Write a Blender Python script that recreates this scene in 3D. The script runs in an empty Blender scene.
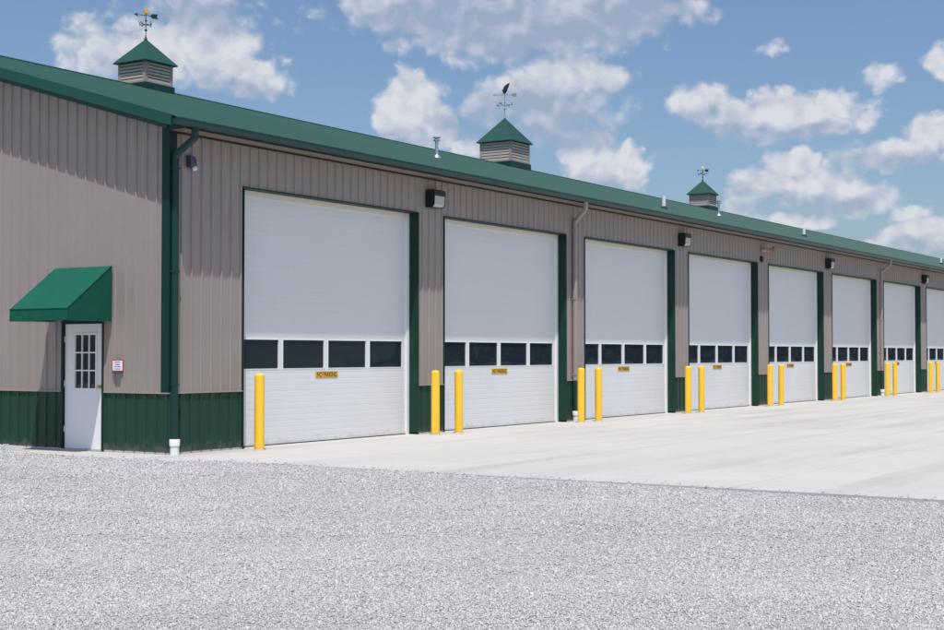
import bpy, math, random
import numpy as np
from mathutils import Vector, Matrix
random.seed(7); rng = np.random.default_rng(11)
S = bpy.context.scene
COL = S.collection
R = math.radians

# ------------------------------------------------------------------ dimensions (metres)
P, OFF, DW, DH = 6.137, 1.750, 5.180, 4.422     # bay spacing, first opening, opening width / height
WZ = 0.976                                       # top of wainscot
RY, RZ = 9.62, 8.232                             # ridge
EY, EZ = -0.42, 5.316                            # roof edge at the eave
SL = (RZ - EZ) / (RY - EY)
RX = -0.39                                       # rake overhang
LEN = 86.0                                       # building length
SOF = 5.172                                      # soffit height
NB = 9                                           # overhead doors
YD = 0.225                                       # face of the door curtain
def roofz(y): return EZ + SL * ((y if y <= RY else 2 * RY - y) - EY)

# ------------------------------------------------------------------ material helpers
def newmat(name):
    m = bpy.data.materials.new(name); m.use_nodes = True
    nt = m.node_tree; b = nt.nodes['Principled BSDF']
    return m, nt, b
def N(nt, t, **kw):
    n = nt.nodes.new(t)
    for k, v in kw.items():
        if k.startswith('i_'):
            key = k[2:]
            n.inputs[int(key) if key.isdigit() else key.replace('_', ' ')].default_value = v
        else: setattr(n, k, v)
    return n
def mixc(nt, fac, a, b, blend='MIX'):
    n = nt.nodes.new('ShaderNodeMix'); n.data_type = 'RGBA'; n.blend_type = blend
    for sock, v in ((n.inputs[0], fac), (n.inputs[6], a), (n.inputs[7], b)):
        if hasattr(v, 'is_output'): nt.links.new(v, sock)
        elif isinstance(v, tuple): sock.default_value = v if len(v) == 4 else (*v, 1)
        else: sock.default_value = v
    return n.outputs[2]
def ramp(nt, src, p0, p1, c0=(0, 0, 0, 1), c1=(1, 1, 1, 1)):
    r = nt.nodes.new('ShaderNodeValToRGB'); nt.links.new(src, r.inputs[0])
    r.color_ramp.elements[0].position = p0; r.color_ramp.elements[0].color = c0
    r.color_ramp.elements[1].position = p1; r.color_ramp.elements[1].color = c1
    return r.outputs[0]
def paint(name, col, rough=.45, var=.06, bump=.0, scale=1.5, spec=.5, metal=0., stretch=(1, 1, 1), dirt=None, splash=None, sh=.35):
    """painted surface: slight tone drift, fine grain, faint streaks and waviness"""
    m, nt, b = newmat(name)
    tc = N(nt, 'ShaderNodeTexCoord'); mp = N(nt, 'ShaderNodeMapping'); mp.inputs['Scale'].default_value = stretch
    nt.links.new(tc.outputs['Object'], mp.inputs[0])
    n1 = N(nt, 'ShaderNodeTexNoise', i_Scale=scale, i_Detail=6.0, i_Roughness=.6); nt.links.new(mp.outputs[0], n1.inputs[0])
    f = ramp(nt, n1.outputs[0], .3, .7)
    c = mixc(nt, f, tuple(x * (1 - var) for x in col), tuple(min(1, x * (1 + var)) for x in col))
    if dirt:
        n3 = N(nt, 'ShaderNodeTexNoise', i_Scale=2.2, i_Detail=8.0, i_Roughness=.7)
        mp3 = N(nt, 'ShaderNodeMapping'); mp3.inputs['Scale'].default_value = (3, 3, .5)
        nt.links.new(tc.outputs['Object'], mp3.inputs[0]); nt.links.new(mp3.outputs[0], n3.inputs[0])
        c = mixc(nt, ramp(nt, n3.outputs[0], .56, .8, (0, 0, 0, 1), (.35, .35, .35, 1)), c, dirt)
    if splash:       # dried mud thrown up against the foot of the thing
        sz = N(nt, 'ShaderNodeSeparateXYZ'); nt.links.new(tc.outputs['Object'], sz.inputs[0])
        n4 = N(nt, 'ShaderNodeTexNoise', i_Scale=7.0, i_Detail=8.0, i_Roughness=.75); nt.links.new(tc.outputs['Object'], n4.inputs[0])
        hz = N(nt, 'ShaderNodeMapRange'); nt.links.new(sz.outputs[2], hz.inputs[0]); hz.inputs[1].default_value = 0; hz.inputs[2].default_value = sh; hz.inputs[3].default_value = .22; hz.inputs[4].default_value = -.25
        ad = N(nt, 'ShaderNodeMath', operation='ADD'); nt.links.new(n4.outputs[0], ad.inputs[0]); nt.links.new(hz.outputs[0], ad.inputs[1])
        c = mixc(nt, ramp(nt, ad.outputs[0], .50, .72, (0, 0, 0, 1), (.6, .6, .6, 1)), c, splash)
    nt.links.new(c, b.inputs['Base Color'])
    b.inputs['Roughness'].default_value = rough; b.inputs['Metallic'].default_value = metal
    b.inputs['Specular IOR Level'].default_value = spec
    if bump:
        n2 = N(nt, 'ShaderNodeTexNoise', i_Scale=scale * 2.2, i_Detail=3.0); nt.links.new(mp.outputs[0], n2.inputs[0])
        bp = N(nt, 'ShaderNodeBump', i_Strength=bump, i_Distance=.02); nt.links.new(n2.outputs[0], bp.inputs['Height'])
        nt.links.new(bp.outputs[0], b.inputs['Normal'])
    return m
M = {}
M['tan'] = paint('tan_steel', (.315, .268, .243), .42, .05, .25, .8, .5, dirt=(.24, .215, .195))
M['tan_trim'] = paint('tan_trim', (.34, .29, .26), .45, .04)
M['soffit'] = paint('soffit_tan', (.26, .205, .155), .6, .05)
M['green'] = paint('green_steel', (.014, .054, .034), .42, .10, .2, .8, .28, dirt=(.028, .066, .046), splash=(.13, .125, .11))
M['reveal'] = paint('green_reveal', (.011, .043, .032), .5, .08, .0, 2, .2)
M['raketrim'] = paint('rake_green', (.010, .072, .055), .4, .08, .1, .8, .35)
M['roof'] = paint('roof_green', (.016, .071, .055), .48, .08, .12, .35, .35, stretch=(1, .2, 1))
M['gutter'] = paint('gutter_green', (.007, .044, .040), .38, .08, .1, 1.5, .3)
M['dtrim'] = paint('dark_green_trim', (.005, .032, .024), .45, .08, 0, 1.5, .25)
M['white'] = paint('door_white', (.745, .75, .755), .42, .02, .10, .6, .4, dirt=(.66, .665, .67), splash=(.50, .48, .45), sh=.22)
M['wtrim'] = paint('white_trim', (.84, .84, .84), .4, .02)
M['cream'] = paint('cream_trim', (.78, .74, .64), .5, .03)
M['yellow'] = paint('bollard_yellow', (.93, .56, .032), .42, .05, .05, 4, .5, dirt=(.70, .40, .04), splash=(.52, .40, .20), sh=.25)
M['awning'] = paint('awning_canvas', (.011, .098, .068), .9, .08, .25, 3, .1)
M['black'] = paint('black_metal', (.012, .012, .013), .45, .2)
M['rubber'] = paint('rubber', (.02, .02, .02), .8, .2)
M['louver'] = paint('louver_tan', (.50, .44, .39), .45, .04)
M['pvc'] = paint('white_pvc', (.78, .78, .77), .35, .03, dirt=(.5, .48, .45))
M['zinc'] = paint('galvanised', (.62, .64, .66), .32, .12, .1, 6, .5, .85)
M['brass'] = paint('brass', (.65, .42, .14), .3, .1, 0, 4, .5, .9)
M['gold'] = paint('gold_leaf', (.95, .52, .06), .35, .08, 0, 4, .5, .35)
M['palegold'] = paint('pale_gold', (.85, .74, .42), .4, .08, 0, 4, .5, .2)
M['copper'] = paint('copper_green', (.25, .27, .27), .5, .2, 0, 6, .5, .3)
M['iron'] = paint('black_iron', (.016, .018, .024), .5, .2, 0, 6)
M['greybox'] = paint('grey_box', (.06, .08, .11), .5, .1)
M['amber'] = paint('amber_plate', (.98, .50, .018), .5, .05, 0, 5, .4)
M['ink'] = paint('black_ink', (.012, .010, .008), .6, .1)
M['signwhite'] = paint('sign_white', (.82, .82, .84), .45, .02)
M['signred'] = paint('sign_red', (.55, .03, .06), .45, .05)
M['signblue'] = paint('sign_blue', (.10, .12, .30), .5, .05)
M['vinylhorn'] = paint('horn_tan', (.40, .27, .20), .5, .08)
M['threshold'] = paint('aluminium_sill', (.5, .48, .46), .45, .1, 0, 5, .5, .5)
M['dark'] = paint('louver_gap_shade', (.02, .02, .02), .9, .1)  # painted darkness seen between the slats
def glassmat(name, base, rough, wav):
    m, nt, b = newmat(name)
    b.inputs['Base Color'].default_value = (*base, 1); b.inputs['Roughness'].default_value = rough
    b.inputs['IOR'].default_value = 1.5
    tc = N(nt, 'ShaderNodeTexCoord'); n = N(nt, 'ShaderNodeTexNoise', i_Scale=1.1, i_Detail=1.0)
    nt.links.new(tc.outputs['Object'], n.inputs[0])
    bp = N(nt, 'ShaderNodeBump', i_Strength=wav, i_Distance=.02); nt.links.new(n.outputs[0], bp.inputs['Height'])
    nt.links.new(bp.outputs[0], b.inputs['Normal'])
    return m
M['glass'] = glassmat('window_glass', (.017, .027, .040), .02, .25)
M['lens'] = glassmat('lamp_lens', (.46, .46, .42), .25, .3)

# concrete
def concrete():
    m, nt, b = newmat('concrete')
    tc = N(nt, 'ShaderNodeTexCoord')
    def noise(sc, det, stretch=(1, 1, 1), rot=0., rough=.6):
        mp = N(nt, 'ShaderNodeMapping'); mp.inputs['Scale'].default_value = stretch; mp.inputs['Rotation'].default_value = (0, 0, rot)
        nt.links.new(tc.outputs['Object'], mp.inputs[0])
        n = N(nt, 'ShaderNodeTexNoise', i_Scale=sc, i_Detail=det, i_Roughness=rough); nt.links.new(mp.outputs[0], n.inputs[0]); return n.outputs[0]
    c = mixc(nt, ramp(nt, noise(.22, 8), .32, .68), (.445, .42, .39), (.535, .51, .48))
    c = mixc(nt, ramp(nt, noise(2.5, 8), .35, .75, (0, 0, 0, 1), (.5, .5, .5, 1)), c, (.56, .54, .518))
    # tyre scuffs sweeping out of the bays and brushed finish
    c = mixc(nt, ramp(nt, noise(.55, 6, (.16, 2.2, 1), R(-18)), .50, .74, (0, 0, 0, 1), (.8, .8, .8, 1)), c, (.36, .345, .33))
    c = mixc(nt, ramp(nt, noise(.6, 5, (.12, 2.6, 1), R(14)), .54, .78, (0, 0, 0, 1), (.7, .7, .7, 1)), c, (.36, .342, .325))
    c = mixc(nt, ramp(nt, noise(1.0, 6, (3.2, .25, 1), 0), .62, .85, (0, 0, 0, 1), (.35, .35, .35, 1)), c, (.33, .32, .305))
    c = mixc(nt, ramp(nt, noise(30, 6), .3, .8, (0, 0, 0, 1), (.35, .35, .35, 1)), c, (.40, .39, .38))
    sep = N(nt, 'ShaderNodeSeparateXYZ'); nt.links.new(tc.outputs['Object'], sep.inputs[0])
    def joint(out, period, shift, w):
        a = N(nt, 'ShaderNodeMath', operation='ADD', i_1=shift); nt.links.new(out, a.inputs[0])
        p = N(nt, 'ShaderNodeMath', operation='PINGPONG', i_1=period / 2); nt.links.new(a.outputs[0], p.inputs[0])
        l = N(nt, 'ShaderNodeMath', operation='LESS_THAN', i_1=w); nt.links.new(p.outputs[0], l.inputs[0]); return l.outputs[0]
    j1 = joint(sep.outputs[0], P, -7.41, .006); j2 = joint(sep.outputs[1], 4.6, 0.46, .006)
    mx = N(nt, 'ShaderNodeMath', operation='MAXIMUM'); nt.links.new(j1, mx.inputs[0]); nt.links.new(j2, mx.inputs[1])
    jm = N(nt, 'ShaderNodeMath', operation='MULTIPLY', i_1=.6); nt.links.new(mx.outputs[0], jm.inputs[0])
    c = mixc(nt, jm.outputs[0], c, (.20, .19, .18))
    nt.links.new(c, b.inputs['Base Color']); b.inputs['Roughness'].default_value = .85; b.inputs['Specular IOR Level'].default_value = .3
    bp = N(nt, 'ShaderNodeBump', i_Strength=.25, i_Distance=.01); nt.links.new(noise(45, 6), bp.inputs['Height']); nt.links.new(bp.outputs[0], b.inputs['Normal'])
    return m
M['concrete'] = concrete()

def gravelmat():
    m, nt, b = newmat('gravel_bed')
    tc = N(nt, 'ShaderNodeTexCoord')
    v = N(nt, 'ShaderNodeTexVoronoi', i_Scale=58.0, i_Randomness=1.0); nt.links.new(tc.outputs['Object'], v.inputs['Vector'])
    v2 = N(nt, 'ShaderNodeTexVoronoi', i_Scale=130.0); nt.links.new(tc.outputs['Object'], v2.inputs['Vector'])
    sp = N(nt, 'ShaderNodeSeparateColor'); nt.links.new(v.outputs['Color'], sp.inputs[0])
    sp2 = N(nt, 'ShaderNodeSeparateColor'); nt.links.new(v2.outputs['Color'], sp2.inputs[0])
    c = mixc(nt, sp.outputs[0], (.43, .426, .423), (.55, .545, .541))
    c = mixc(nt, .35, c, mixc(nt, sp2.outputs[0], (.37, .366, .364), (.61, .604, .6)))
    big = N(nt, 'ShaderNodeTexNoise', i_Scale=.35, i_Detail=6.0); nt.links.new(tc.outputs['Object'], big.inputs[0])
    c = mixc(nt, ramp(nt, big.outputs[0], .42, .62), c, mixc(nt, .55, c, (.56, .552, .543)))
    nt.links.new(c, b.inputs['Base Color']); b.inputs['Roughness'].default_value = .9; b.inputs['Specular IOR Level'].default_value = .25
    inv = N(nt, 'ShaderNodeMath', operation='SUBTRACT', i_0=1.0); nt.links.new(v.outputs['Distance'], inv.inputs[1])
    add = N(nt, 'ShaderNodeMath', operation='SUBTRACT'); nt.links.new(inv.outputs[0], add.inputs[0]); nt.links.new(v2.outputs['Distance'], add.inputs[1])
    bp = N(nt, 'ShaderNodeBump', i_Strength=.9, i_Distance=.012); nt.links.new(add.outputs[0], bp.inputs['Height']); nt.links.new(bp.outputs[0], b.inputs['Normal'])
    return m
M['gravel'] = gravelmat()
def stonemat():
    m, nt, b = newmat('crushed_stone')
    a = N(nt, 'ShaderNodeAttribute', attribute_name='tone')
    r = nt.nodes.new('ShaderNodeValToRGB'); nt.links.new(a.outputs['Fac'], r.inputs[0])
    els = r.color_ramp.elements
    els[0].position = 0; els[0].color = (.32, .317, .315, 1); els[1].position = 1; els[1].color = (.68, .674, .668, 1)
    for p, c in ((.06, (.435, .430, .427, 1)), (.4, (.510, .504, .501, 1)), (.85, (.575, .569, .566, 1)), (.97, (.64, .633, .63, 1)), (.990, (.36, .30, .27, 1)), (.994, (.43, .35, .30, 1)), (.996, (.7, .69, .69, 1))):
        e = els.new(p); e.color = c
    tc = N(nt, 'ShaderNodeTexCoord'); n = N(nt, 'ShaderNodeTexNoise', i_Scale=90.0, i_Detail=4.0); nt.links.new(tc.outputs['Object'], n.inputs[0])
    c = mixc(nt, ramp(nt, n.outputs[0], .3, .7, (.8, .8, .8, 1), (1.12, 1.12, 1.12, 1)), r.outputs[0], (1, 1, 1))
    nt.nodes.remove(c.node)
    mu = mixc(nt, 1.0, r.outputs[0], ramp(nt, n.outputs[0], .3, .7, (.85, .85, .85, 1), (1, 1, 1, 1)), 'MULTIPLY')
    nt.links.new(mu, b.inputs['Base Color']); b.inputs['Roughness'].default_value = .85; b.inputs['Specular IOR Level'].default_value = .25
    return m
M['stone'] = stonemat()
def grassmat():
    m, nt, b = newmat('field_grass')
    tc = N(nt, 'ShaderNodeTexCoord'); n = N(nt, 'ShaderNodeTexNoise', i_Scale=.08, i_Detail=8.0); nt.links.new(tc.outputs['Object'], n.inputs[0])
    nt.links.new(mixc(nt, ramp(nt, n.outputs[0], .35, .65), (.05, .09, .025), (.10, .13, .045)), b.inputs['Base Color']); b.inputs['Roughness'].default_value = .9
    return m
M['grass'] = grassmat()
def leafmat():
    m, nt, b = newmat('leaves')
    tc = N(nt, 'ShaderNodeTexCoord'); n = N(nt, 'ShaderNodeTexNoise', i_Scale=.3, i_Detail=4.0); nt.links.new(tc.outputs['Object'], n.inputs[0])
    nt.links.new(mixc(nt, ramp(nt, n.outputs[0], .35, .65), (.03, .06, .018), (.06, .10, .03)), b.inputs['Base Color']); b.inputs['Roughness'].default_value = .7
    return m
M['leaf'] = leafmat()

# ------------------------------------------------------------------ mesh builder
class MB:
    def __init__(s): s.v = []; s.f = []
    def add(s, vs, fs):
        o = len(s.v); s.v += [tuple(v) for v in vs]; s.f += [tuple(i + o for i in f) for f in fs]; return s
    def box(s, x0, x1, y0, y1, z0, z1, mat=None):
        vs = [(x, y, z) for z in (z0, z1) for y in (y0, y1) for x in (x0, x1)]
        if mat: vs = [tuple(mat @ Vector(v)) for v in vs]
        return s.add(vs, [(0, 2, 3, 1), (4, 5, 7, 6), (0, 1, 5, 4), (2, 6, 7, 3), (0, 4, 6, 2), (1, 3, 7, 5)])
    def strip(s, pts, fn0, fn1):
        """sheet between fn0(p) and fn1(p) for each profile point"""
        vs = []
        for p in pts: vs += [fn0(p), fn1(p)]
        return s.add(vs, [(2 * i, 2 * i + 2, 2 * i + 3, 2 * i + 1) for i in range(len(pts) - 1)])
    def prism(s, outline, fn, d0, d1):
        """closed 2-D outline extruded from d0 to d1; fn(a,b,d)->xyz"""
        n = len(outline)
        vs = [fn(a, b, d0) for a, b in outline] + [fn(a, b, d1) for a, b in outline]
        return s.add(vs, [tuple(range(n - 1, -1, -1)), tuple(range(n, 2 * n))] + [(i, (i + 1) % n, n + (i + 1) % n, n + i) for i in range(n)])
    def lathe(s, prof, c=(0, 0, 0), n=24, axis=None):
        """profile (r,z) turned about the z axis, optionally re-oriented"""
        vs = []; fs = []; m = len(prof)
        for i in range(n):
            a = 2 * math.pi * i / n
            for r, z in prof: vs.append((r * math.cos(a), r * math.sin(a), z))
        for i in range(n):
            for j in range(m - 1):
                a = i * m + j; b = ((i + 1) % n) * m + j
                fs.append((a, b, b + 1, a + 1))
        if axis is not None:
            q = Vector((0, 0, 1)).rotation_difference(Vector(axis).normalized()).to_matrix()
            vs = [q @ Vector(v) for v in vs]
        vs = [(v[0] + c[0], v[1] + c[1], v[2] + c[2]) for v in vs]
        return s.add(vs, fs)
    def sweep(s, path, hx, hy, side=Vector((1, 0, 0))):
        """rectangular (rounded) tube along a path; side = fixed width direction"""
        rings = []
        prof = [(-1, -.6), (-.75, -1), (.75, -1), (1, -.6), (1, .6), (.75, 1), (-.75, 1), (-1, .6)]
        path = [Vector(p) for p in path]
        for i, p in enumerate(path):
            if i == 0: t = path[1] - p
            elif i == len(path) - 1: t = p - path[i - 1]
            else:
                a = (p - path[i - 1]).normalized(); b = (path[i + 1] - p).normalized(); t = a + b
            t.normalize(); w = (side - side.dot(t) * t).normalized(); u = t.cross(w)
            k = 1.0
            if 0 < i < len(path) - 1: k = 1 / max(.5, a.dot(t))
            rings.append([p + w * (x * hx) + u * (y * hy * k) for x, y in prof])
        vs = [v for r in rings for v in r]; n = 8; fs = []
        for i in range(len(rings) - 1):
            for j in range(n): fs.append((i * n + j, i * n + (j + 1) % n, (i + 1) * n + (j + 1) % n, (i + 1) * n + j))
        fs += [tuple(range(n - 1, -1, -1)), tuple(range((len(rings) - 1) * n, len(rings) * n))]
        return s.add(vs, fs)
    def build(s, name, mat, parent=None, smooth=False, loc=None):
        me = bpy.data.meshes.new(name); me.from_pydata(s.v, [], s.f); me.update()
        me.materials.append(M[mat])
        if smooth:
            me.polygons.foreach_set('use_smooth', [True] * len(me.polygons))
            try: me.set_sharp_from_angle(angle=R(40))
            except Exception: pass
        o = bpy.data.objects.new(name, me); COL.objects.link(o)
        if parent: o.parent = parent
        if loc: o.location = loc
        return o
def islands(mb):
    par = list(range(len(mb.v)))
    def fd(i):
        while par[i] != i: par[i] = par[par[i]]; i = par[i]
        return i
    for f in mb.f:
        a = fd(f[0])
        for k in f[1:]: par[fd(k)] = a
    gr_ = {}
    for f in mb.f: gr_.setdefault(fd(f[0]), []).append(f)
    out_ = []
    for fs in gr_.values():
        ids = sorted({i for f in fs for i in f}); mp_ = {i: k for k, i in enumerate(ids)}
        m = MB(); m.v = [mb.v[i] for i in ids]; m.f = [tuple(mp_[i] for i in f) for f in fs]; out_.append(m)
    return out_
def build_each(mb, name, mat, parent, smooth=False):
    return [m.build(name, mat, parent, smooth) for m in islands(mb)]
def tag(o, label=None, cat=None, group=None, kind=None):
    for k, v in (('label', label), ('category', cat), ('group', group), ('kind', kind)):
        if v: o[k] = v
    return o
def empty(name, loc=(0, 0, 0), rz=0.):
    o = bpy.data.objects.new(name, None); COL.objects.link(o); o.location = loc; o.rotation_euler = (0, 0, rz); o.empty_display_size = .2
    return o
def copy_tree(o, parent=None):
    c = o.copy(); COL.objects.link(c)
    if parent: c.parent = parent
    for ch in list(o.children): copy_tree(ch, c)
    return c
def text_mesh(txt, size, mat, name, parent, loc, rot, width=None, extrude=.0015):
    cu = bpy.data.curves.new(name, 'FONT'); cu.body = txt; cu.size = size; cu.align_x = 'CENTER'; cu.align_y = 'CENTER'; cu.extrude = extrude
    cu.offset = size * .006
    t = bpy.data.objects.new('tmp_text', cu); COL.objects.link(t)
    dg = bpy.context.evaluated_depsgraph_get(); me = bpy.data.meshes.new_from_object(t.evaluated_get(dg))
    bpy.data.objects.remove(t); bpy.data.curves.remove(cu)
    me.name = name; me.materials.clear(); me.materials.append(M[mat])
    if width:
        xs = [v.co.x for v in me.vertices]; k = width / (max(xs) - min(xs)); c = (max(xs) + min(xs)) / 2
        for v in me.vertices: v.co.x = (v.co.x - c) * k
    o = bpy.data.objects.new(name, me); COL.objects.link(o); o.parent = parent; o.location = loc; o.rotation_euler = rot
    return o

# ------------------------------------------------------------------ ribbed sheet profile
PIT, RH = .2360, .024
def ribs(a, b, start, pit=PIT, h=RH, minor=True, mh=.0012):
    """(coordinate, height) points of a ribbed panel between a and b"""
    pts = [(a, None)]
    k = math.floor((a - start) / pit) - 1
    c = start + k * pit
    while c < b + pit:
        for d, z in ((-.024, 0), (-.011, h), (.011, h), (.024, 0)): pts.append((c + d, z))
        if minor:
            for q in (1 / 3, 2 / 3):
                m = c + q * pit
                for d, z in ((-.012, 0), (-.005, mh), (.005, mh), (.012, 0)): pts.append((m + d, z))
        c += pit
    pts = sorted([p for p in pts if p[1] is not None])
    xs = [p[0] for p in pts]; hs = [p[1] for p in pts]
    out = [(a, float(np.interp(a, xs, hs)))] + [p for p in pts if a < p[0] < b] + [(b, float(np.interp(b, xs, hs)))]
    return out

# ------------------------------------------------------------------ BUILDING
bld = empty('garage_building', (0, 0, 0))
tag(bld, 'long tan ribbed metal garage with green roof and a row of white overhead doors', 'building')
wall, wain = MB(), MB()
RS = .268
def front(mb, x0, x1, z0, z1, off=0.):
    mb.strip(ribs(x0, x1, RS), lambda p: (p[0], -p[1] - off, z0), lambda p: (p[0], -p[1] - off, z1))
opens = [(OFF + P * i, OFF + P * i + DW) for i in range(NB)]
x = 0.
for a, b in opens + [(LEN, LEN)]:
    front(wall, x, a, WZ, DH); front(wain, x, a, .03, WZ); x = b
front(wall, 0, LEN, DH, SOF)
# gable walls, profile runs along Y and is cut to the roof slope
for X, sg in ((0., -1), (LEN, 1)):
    segs = [(0, 1.4347), (2.4451, 2 * RY)] if X == 0 else [(0, 2 * RY)]
    for a, b in segs:
        wall.strip(ribs(a, b, .502, .2338), lambda p: (X + sg * p[1], p[0], WZ), lambda p: (X + sg * p[1], p[0], roofz(p[0]) - .055))
        wain.strip(ribs(a, b, .502, .2338), lambda p: (X + sg * p[1], p[0], .03), lambda p: (X + sg * p[1], p[0], WZ))
    if X == 0:
        wall.strip(ribs(1.4347, 2.4451, .502, .2338), lambda p: (-p[1], p[0], 2.165), lambda p: (-p[1], p[0], roofz(p[0]) - .055))
wall.strip(ribs(0, LEN, RS), lambda p: (p[0], 2 * RY + p[1], WZ), lambda p: (p[0], 2 * RY + p[1], SOF))
wain.strip(ribs(0, LEN, RS), lambda p: (p[0], 2 * RY + p[1], .03), lambda p: (p[0], 2 * RY + p[1], WZ))
build_each(wall, 'wall_panel', 'tan', bld); build_each(wain, 'wainscot', 'green', bld)

# base angle / concrete curb under the panels, transition trim above the wainscot
tr = MB(); cb = MB()
xx = 0.
for a, b in opens + [(LEN, LEN)]:
    tr.box(xx, a, -.030, .0, WZ - .008, WZ + .014); cb.box(xx, a, -.012, .2, -.08, .03)
    xx = b
for a, b in ((-.03, 1.4347), (2.4451, 2 * RY)):
    tr.box(-.030, 0, a, b, WZ - .009, WZ + .013); cb.box(-.012, .2, max(a, 0), b, -.08, .031)
build_each(tr, 'wainscot_trim', 'tan_trim', bld); build_each(cb, 'foundation', 'concrete', bld)

# corner trim (green, above the wainscot), eave j-trim, its black carrying the shade under the soffit
ct = MB()
ct.box(-.032, -.002, -.032, .135, WZ + .016, 5.30).box(-.002, .135, -.033, -.003, WZ + .016, SOF - .03)
build_each(ct, 'corner_trim', 'dtrim', bld)
jt = MB(); jt.box(.0, LEN, -.034, 0, SOF - .032, SOF - .001)
jt.build('eave_trim', 'black', bld)

# opening trims and reveals
for (a, b) in opens: pass
rv = MB()
for (a, b) in opens:
    t = .022
    rv.box(a - t, a, -.034, -.001, .0, DH + t).box(b, b + t, -.034, -.001, .0, DH + t).box(a, b, -.033, -.002, DH, DH + t)
    rv.add([(a, -.001, 0), (a, YD - .02, 0), (a, YD - .02, DH), (a, -.001, DH)], [(0, 1, 2, 3)])
    rv.add([(b, -.001, 0), (b, YD - .02, 0), (b, YD - .02, DH), (b, -.001, DH)], [(3, 2, 1, 0)])
    rv.add([(a, -.002, DH), (b, -.002, DH), (b, YD - .02, DH), (a, YD - .02, DH)], [(0, 1, 2, 3)])
build_each(rv, 'opening_trim', 'reveal', bld)

# ---- roof
rf = MB(); Y0 = EY; Y1 = 2 * RY - EY
pr = ribs(RX, LEN - RX, RX + .05, .2286, .012)
tilt = Vector((0, -SL, 1)).normalized(); tilt2 = Vector((0, SL, 1)).normalized()
rf.strip(pr, lambda p: (p[0], Y0 + tilt.y * p[1], EZ + tilt.z * p[1]), lambda p: (p[0], RY + tilt.y * p[1], RZ + tilt.z * p[1]))
rf.strip(pr, lambda p: (p[0], RY + tilt2.y * p[1], RZ + tilt2.z * p[1]), lambda p: (p[0], Y1 + tilt2.y * p[1], EZ + tilt2.z * p[1]))
rf.strip([(RX + .01, 0), (LEN - RX - .01, 0)], lambda p: (p[0], Y0 + .01, EZ - .012), lambda p: (p[0], RY, RZ - .012))
rf.strip([(RX + .01, 0), (LEN - RX - .01, 0)], lambda p: (p[0], RY, RZ - .012), lambda p: (p[0], Y1 - .01, EZ - .012))
roof = rf.build('roof', 'roof', bld)
rc = MB()                                             # ridge cap
for s_ in (-1, 1):
    rc.add([(RX - .01, RY, RZ + .034), (LEN - RX + .01, RY, RZ + .034), (LEN - RX + .01, RY + s_ * .2, RZ + .034 - SL * .2), (RX - .01, RY + s_ * .2, RZ + .034 - SL * .2),
            (RX - .01, RY + s_ * .2, RZ + .012 - SL * .2), (LEN - RX + .01, RY + s_ * .2, RZ + .012 - SL * .2)], [(0, 1, 2, 3), (3, 2, 5, 4)])
rc.build('ridge_cap', 'roof', roof)
# rake fascia and sloped soffit (both gables)
fa = MB(); so = MB(); st = MB()
for X0, X1, XW in ((RX - .012, RX + .012, 0.), (LEN - RX - .012, LEN - RX + .012, LEN)):
    for ya, yb in ((Y0 + .004, RY), (RY, Y1 - .004)):
        za, zb = roofz(ya), roofz(yb)
        fa.add([(X, y, z) for X in (X0, X1) for y, z in ((ya, za - .150), (yb, zb - .150), (yb, zb + .022), (ya, za + .022))],
               [(0, 3, 2, 1), (4, 5, 6, 7), (0, 1, 5, 4), (3, 7, 6, 2), (0, 4, 7, 3), (1, 2, 6, 5)])
        # folded top flange over the roof edge
        sx = 1 if XW == 0 else -1
        xa = X0 if XW == 0 else X1
        fa.add([(xa, ya, za + .024), (xa, yb, zb + .024), (xa + sx * .07, yb, zb + .024), (xa + sx * .07, ya, za + .024)], [(0, 1, 2, 3)])
        wx = XW - .02 if XW == 0 else XW + .02
        yw = max(ya, -.0)
        so.add([((X0 + X1) / 2, ya, za - .135), ((X0 + X1) / 2, yb, zb - .135), (wx + .02, yb, zb - .135), (wx + .02, ya, za - .135)], [(0, 1, 2, 3)])
        st.add([(wx - .038 * sx if XW == 0 else wx + .018, max(ya, 0), roofz(max(ya, 0)) - .137), (wx - .038 * sx if XW == 0 else wx + .018, yb if yb <= RY else min(yb, 2 * RY), roofz(min(yb, 2 * RY)) - .137),
                (wx - .038 * sx if XW == 0 else wx + .018, min(yb, 2 * RY), roofz(min(yb, 2 * RY)) - .245), (wx - .038 * sx if XW == 0 else wx + .018, max(ya, 0), roofz(max(ya, 0)) - .245)], [(0, 1, 2, 3)])
build_each(fa, 'rake_trim', 'raketrim', roof); build_each(st, 'rake_moulding', 'roof', roof)
# flat eave soffit with panel grooves
sp_ = []
xk = -.03
while xk < LEN - RX:
    e_ = min(xk + .297, LEN - RX); sp_ += [(xk, 0), (e_, 0), (e_ + .001, .012), (min(xk + .304, LEN - RX + .004), .012)]; xk += .305
so.strip(sp_, lambda p: (p[0], EY + .02, SOF + p[1]), lambda p: (p[0], -.001, SOF + p[1]))
build_each(so, 'soffit', 'soffit', bld)
# eave box end at the corner (closes the eave return under the rake)
ee = MB(); ee.prism([(EY + .02, SOF - .004), (-.0, SOF - .004), (-.0, 5.345), (EY + .02, 5.235)], lambda a, b, d: (d, a, b), -.036, -.030)
ee.box(RX + .02, LEN - RX, EY + .004, EY + .022, 5.225, EZ - .03).box(-.03, LEN - RX, EY + .004, EY + .021, SOF - .012, 5.2245)
ee.build('eave_fascia', 'gutter', bld)
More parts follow.
